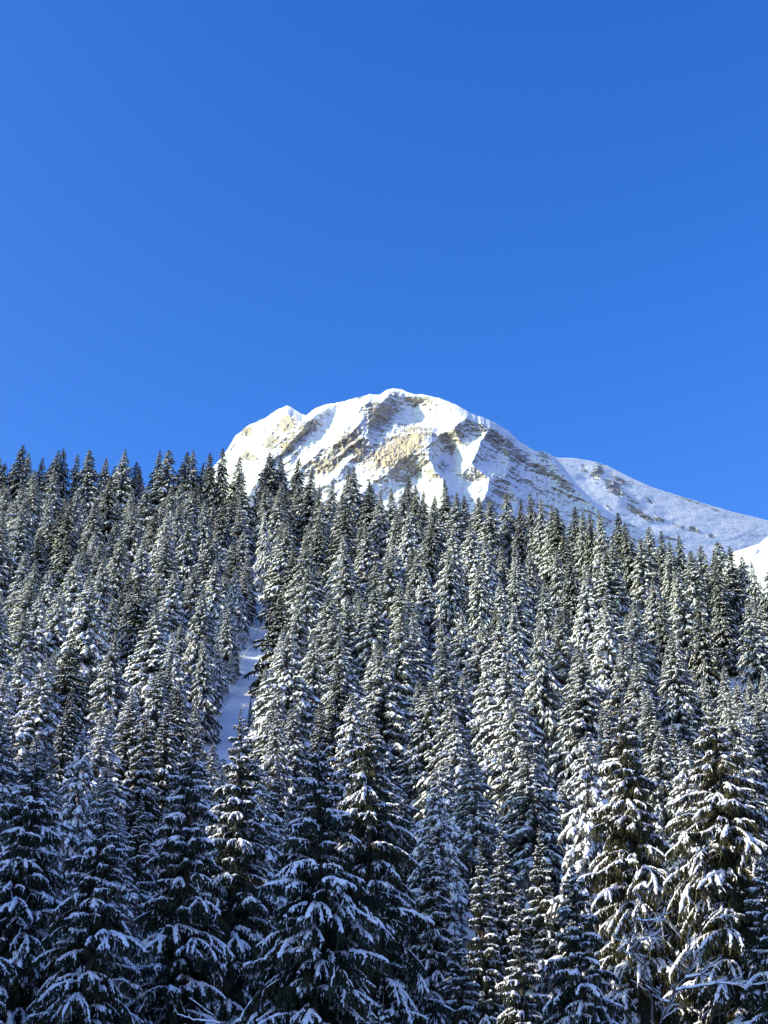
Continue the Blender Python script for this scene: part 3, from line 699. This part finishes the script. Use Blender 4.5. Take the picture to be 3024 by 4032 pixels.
KEEP.sort(key=lambda q: -vis[q] - (100000 if TREES[q][4] != 'fill' else 0))
SHOW, REST = KEEP[:268], KEEP[268:]
print('TREES total', nT, 'kept', len(KEEP), 'individual', len(SHOW))

# ------------------------------------------------------------------ labels for the forest behind
def zone_u(u):
    for lim, nm in [(150, 'at the left edge'), (420, 'in the left forest'), (680, 'left of the gully'), (930, 'by the left gully bank'), (1120, 'at the gully'), (1330, 'by the right gully bank'), (1500, 'below the grey cliffs'), (1680, 'below the summit'),
                    (1880, 'below the summit shoulder'), (2080, 'below the right flank strata'), (2300, 'below the ridge notch'), (2520, 'below the ridge outcrop'), (2760, 'below the smooth ridge'), (9999, 'below the sunlit hill')]:
        if u < lim: return nm
def zone_v(u, v, sky):
    if sky: return 'on the skyline'
    o = v - np.interp(u, SU, SV)
    return 'just under the skyline' if o < 130 else 'high up' if o < 280 else 'at mid height' if o < 470 else 'low down' if o < 700 else 'behind the foreground'
info = {}
for q in SHOW:
    x, y, H, var, kd = TREES[q]; z = items[q][2]; u, v, d = project((x, y, z + H))
    info[q] = (u, v, {'laden': 'snow laden', 'frosted': 'frosted', 'dark': 'dark green'}[VAR[var][0]], zone_u(u), zone_v(u, v, kd == 'sky'))
ORD = ['leftmost', 'second from left', 'third from left', 'fourth from left', 'fifth from left', 'sixth from left', 'seventh from left', 'eighth from left', 'ninth from left', 'tenth from left']
from collections import defaultdict
bk = defaultdict(list)
for q in SHOW: bk[info[q][2:]].append(q)
LAB = {}
for key, qs in bk.items():
    qs.sort(key=lambda q: info[q][0]); base = '%s spruce %s %s' % (key[0], key[2], key[1])
    for n, q in enumerate(qs): LAB[q] = base if len(qs) == 1 else '%s, %s' % (base, ORD[n] if n < len(ORD) else 'rightmost')
for q in SHOW:
    x, y, H, var, kd = TREES[q]; z = items[q][2]
    o, k = far_spruce(x, y, z - .2, H, var, rng.uniform(0, 6.28), None, None)
    w = k * rng.uniform(.78, 1.18) * (.55 if kd == 'mid' and gully_overlap(x, y, z, H, 3.2) else 1) * (.92 if kd == 'sky' else 1.0); o.scale = (w, w, k)
    o.rotation_euler = (rng.gauss(0, .028), rng.gauss(0, .028), o.rotation_euler[2]); tag(o, LAB[q], 'tree', 'snowy spruces of the mountain forest')

for (x, y, z, H, r10, sp, lab, k) in NR:
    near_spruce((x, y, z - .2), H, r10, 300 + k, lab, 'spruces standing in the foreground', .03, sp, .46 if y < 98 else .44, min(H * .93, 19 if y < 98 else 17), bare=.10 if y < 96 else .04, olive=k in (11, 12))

# the trees hardly seen between the others, as one mass
if REST:
    vv = np.array([[TREES[q][0], TREES[q][1], items[q][2] - .2] for q in REST])
    me = bpy.data.meshes.new('forest'); me.from_pydata(vv.tolist(), [], [])
    a = me.attributes.new('pick', 'INT', 'POINT'); a.data.foreach_set('value', [TREES[q][3] for q in REST])
    a = me.attributes.new('size', 'FLOAT', 'POINT'); a.data.foreach_set('value', [TREES[q][2] / VAR[TREES[q][3]][1] for q in REST])
    a = me.attributes.new('turn', 'FLOAT', 'POINT'); a.data.foreach_set('value', [rng.uniform(0, 6.28) for q in REST])
    fo = link('forest', me); tag(fo, 'more snowy spruces glimpsed in the gaps between the forest trees', kind='stuff', cat='forest')
    ng = bpy.data.node_groups.new('forest_points', 'GeometryNodeTree')
    ng.interface.new_socket('Geometry', in_out='INPUT', socket_type='NodeSocketGeometry'); ng.interface.new_socket('Geometry', in_out='OUTPUT', socket_type='NodeSocketGeometry')
    gi = ng.nodes.new('NodeGroupInput'); go = ng.nodes.new('NodeGroupOutput'); join = ng.nodes.new('GeometryNodeJoinGeometry')
    def attr(nm, typ):
        n = ng.nodes.new('GeometryNodeInputNamedAttribute'); n.data_type = typ; n.inputs[0].default_value = nm; return n
    pk, sz, tn = attr('pick', 'INT'), attr('size', 'FLOAT'), attr('turn', 'FLOAT')
    cx = ng.nodes.new('ShaderNodeCombineXYZ'); ng.links.new(tn.outputs[0], cx.inputs[2])
    for var, root in PROTO.items():
        cmpn = ng.nodes.new('FunctionNodeCompare'); cmpn.data_type = 'INT'; cmpn.operation = 'EQUAL'
        ng.links.new(pk.outputs[0], cmpn.inputs[2]); cmpn.inputs[3].default_value = var
        for ch in root.children:
            oi = ng.nodes.new('GeometryNodeObjectInfo'); oi.inputs[0].default_value = ch; oi.transform_space = 'ORIGINAL'; oi.inputs['As Instance'].default_value = True
            ip = ng.nodes.new('GeometryNodeInstanceOnPoints')
            ng.links.new(gi.outputs[0], ip.inputs['Points']); ng.links.new(cmpn.outputs[0], ip.inputs['Selection']); ng.links.new(oi.outputs['Geometry'], ip.inputs['Instance'])
            ng.links.new(cx.outputs[0], ip.inputs['Rotation']); ng.links.new(sz.outputs[0], ip.inputs['Scale']); ng.links.new(ip.outputs[0], join.inputs[0])
    ng.links.new(join.outputs[0], go.inputs[0])
    md = fo.modifiers.new('forest_points', 'NODES'); md.node_group = ng

# ------------------------------------------------------------------ bare trees and shrubs
def limb(bg, sg, P, r0, r1, snow=1.0, k=5):
    P = np.asarray(P, float); n = len(P); r = np.linspace(r0, r1, n); tube(bg, P, r, k)
    T = np.gradient(P, axis=0); T /= np.linalg.norm(T, axis=1)[:, None] + 1e-9
    lie = np.clip(1.15 - abs(T[:, 2]), .12, 1); w = (r * .95 + .016) * lie * snow
    snowcap(sg, P + np.array([[0, 0, 1]]) * (r * .55)[:, None], w, w * 1.1, 5)
def sprout(bg, sg, p, d, L, r, depth, rg, snow, kids=4, up=.12):
    n = 5; P = [np.array(p, float)]; d = np.array(d, float)
    for i in range(n - 1):
        d = d + np.array([rg.uniform(-.22, .22), rg.uniform(-.22, .22), rg.uniform(-.12, .2) + up * .3]); d /= np.linalg.norm(d)
        P.append(P[-1] + d * L / (n - 1))
    limb(bg, sg, P, r, r * .45, snow, 4 if depth < 2 else 5)
    if depth <= 0: return
    for c in range(kids):
        t = rg.uniform(.25, 1.0); i = min(n - 2, int(t * (n - 1))); q = P[i] + (P[i + 1] - P[i]) * (t * (n - 1) - i)
        dd = d + np.array([rg.uniform(-.9, .9), rg.uniform(-.9, .9), rg.uniform(-.35, .65)]); dd /= np.linalg.norm(dd)
        sprout(bg, sg, q, dd, L * rg.uniform(.42, .7), r * .55, depth - 1, rg, snow, kids, up)
def bare_tree(name, label, cat, Y, lines, r, seed, depth=2, tw=3, group=None, snow=1.0):
    """lines: polylines of the limbs in the photo, built at distance Y with their own spread in depth"""
    rg = random.Random(seed); bgm, tg, sg = Geo(), Geo(), Geo()
    b0 = at(lines[0][0][0], lines[0][0][1], Y); z = float(ground(b0[0], Y)); root = empty(name, (b0[0], Y, z)); tag(root, label, cat, group)
    O = np.array([b0[0], Y, z])
    for li, ln in enumerate(lines):
        dep = 0 if li == 0 else rg.uniform(-1.2, 1.2)
        P = np.array([at(u, v, Y + dep * i / max(1, len(ln) - 1)) for i, (u, v) in enumerate(ln)]) - O
        if li == 0: P = np.concatenate([[[0.25, 0, -.3], [0.1, 0, P[0, 2] * .5]], P])
        s = np.linspace(0, len(P) - 1, len(P) * 3); P = np.stack([np.interp(s, np.arange(len(P)), P[:, c]) for c in range(3)], -1)
        P[1:-1] += np.array([[rg.uniform(-.03, .03) for _ in range(3)] for _ in P[1:-1]])
        limb(bgm, sg, P, r * (1 if li == 0 else .62), r * .28, snow, 6)
        n = len(P)
        for c in range(tw * (n // 3)):
            i = rg.randint(n // 4 if li else n // 2, n - 1); d = P[min(n - 1, i + 1)] - P[max(0, i - 1)]; d = d / (np.linalg.norm(d) + 1e-9) + np.array([rg.uniform(-.9, .9), rg.uniform(-.9, .9), rg.uniform(-.3, .7)])
            sprout(tg, sg, P[i], d / np.linalg.norm(d), rg.uniform(.25, .75), .010 + .08 * r, depth - 1, rg, snow * .9, 3)
    link('trunk', bgm.mesh('trunk', M_PALEBARK, True), root); link('twigs', tg.mesh('twigs', M_TWIG), root)['kind'] = 'stuff'
    link('snow', sg.mesh('snow', M_SNOW, True), root)['kind'] = 'stuff'
    return root
bare_tree('bare_tree', 'leafless forked tree with snow lined limbs spreading right at the lower right', 'tree', 58, [
    [(2590, 4050), (2620, 3990), (2662, 3901)], [(2662, 3901), (2736, 3886), (2821, 3871), (2910, 3879)], [(2662, 3901), (2692, 3861), (2726, 3812), (2736, 3777)],
    [(2640, 3945), (2672, 3846), (2689, 3777), (2717, 3722)], [(2640, 3950), (2597, 3936), (2570, 3890)], [(2700, 3850), (2760, 3840), (2800, 3800)]], .085, 1, 2, 3, None, 1.1)
bare_tree('bare_tree', 'leafless snow lined tree with crooked upright stems before the big olive green spruce', 'tree', 62, [
    [(2572, 4040), (2568, 3941), (2543, 3881), (2530, 3836), (2543, 3777), (2568, 3697)], [(2535, 3800), (2478, 3742), (2508, 3712), (2538, 3692)],
    [(2478, 3742), (2483, 3682), (2498, 3623), (2518, 3578), (2558, 3514)], [(2498, 3623), (2560, 3625), (2620, 3620)], [(2543, 3777), (2500, 3740), (2470, 3700)]], .07, 2, 2, 3, None, 1.1)
bare_tree('bare_tree', 'bare leaning sapling with snowy branches at the bottom left', 'tree', 60, [
    [(905, 4110), (868, 4030), (810, 3975), (745, 3930)], [(868, 4030), (760, 4015), (700, 3995)]], .045, 3, 1, 1)
def shrub(label, u, v, R, n, seed, group=None):
    Y = hit_ground(u, v); p = at(u, v, Y); rg = random.Random(seed); bgm, sg = Geo(), Geo()
    root = empty('bare_shrub', (p[0], Y, float(ground(p[0], Y)) - .1)); tag(root, label, 'shrub', group)
    for k in range(n):
        a = rg.uniform(0, 6.28); d = np.array([math.cos(a) * .6, math.sin(a) * .6, rg.uniform(.5, 1.2)])
        sprout(bgm, sg, (rg.uniform(-.3, .3), rg.uniform(-.3, .3), 0), d / np.linalg.norm(d), R * rg.uniform(.6, 1), .05, 2, rg, 1.6, 4, 0)
    link('stems', bgm.mesh('stems', M_TWIG), root)['kind'] = 'stuff'; link('snow', sg.mesh('snow', M_SNOW, True), root)['kind'] = 'stuff'
SHR = [(1085, 2400, 4.5, 14, 'large round leafless snowy shrub in the gully below the tall spruce'), (1120, 2460, 3.4, 9, 'leafless shrub at the right side of the upper gully'), (960, 2560, 3.6, 9, 'leafless shrub leaning over the left bank of the gully'),
    (940, 2640, 3.2, 8, 'low leafless shrub on the left bank halfway down the gully'), (860, 2790, 2.6, 8, 'leafless shrub on the left rim of the lower gully'), (1000, 2330, 2.6, 6, 'small leafless shrub in the narrow top of the gully')]
for k, (u, v, R, n, lab) in enumerate(SHR): shrub(lab, u, v, R, n, 50 + k, 'leafless shrubs along the gully')

# tiny conifers high on the mountain flank
for k, (u, v, h, lab) in enumerate([(2028, 1850, 8, 'tiny dark conifer high on the mountain flank, left one of a close pair'), (2035, 1842, 9, 'tiny dark conifer high on the mountain flank, right one of a close pair'), (2070, 1852, 8, 'tiny dark conifer standing alone right of the close pair on the mountain flank'), (2112, 1884, 8, 'tiny dark conifer lowest and farthest right on the mountain flank')]):
    D = float(depth_main(np.array([[float(u)]]), np.array([[float(v)]]), np.interp(u, [p[0] for p in SKY_MAIN], [p[1] for p in SKY_MAIN]))[0, 0])
    p = at(u, v, D); o, kk = far_spruce(p[0], D - 1, p[2] - 1.0, h, 9, k, None, None); o.scale = (kk, kk, kk)
    tag(o, lab, 'tree', 'tiny conifers on the mountain flank')
print('objects', len(bpy.data.objects), 'mesh polys', sum(len(m.polygons) for m in bpy.data.meshes))
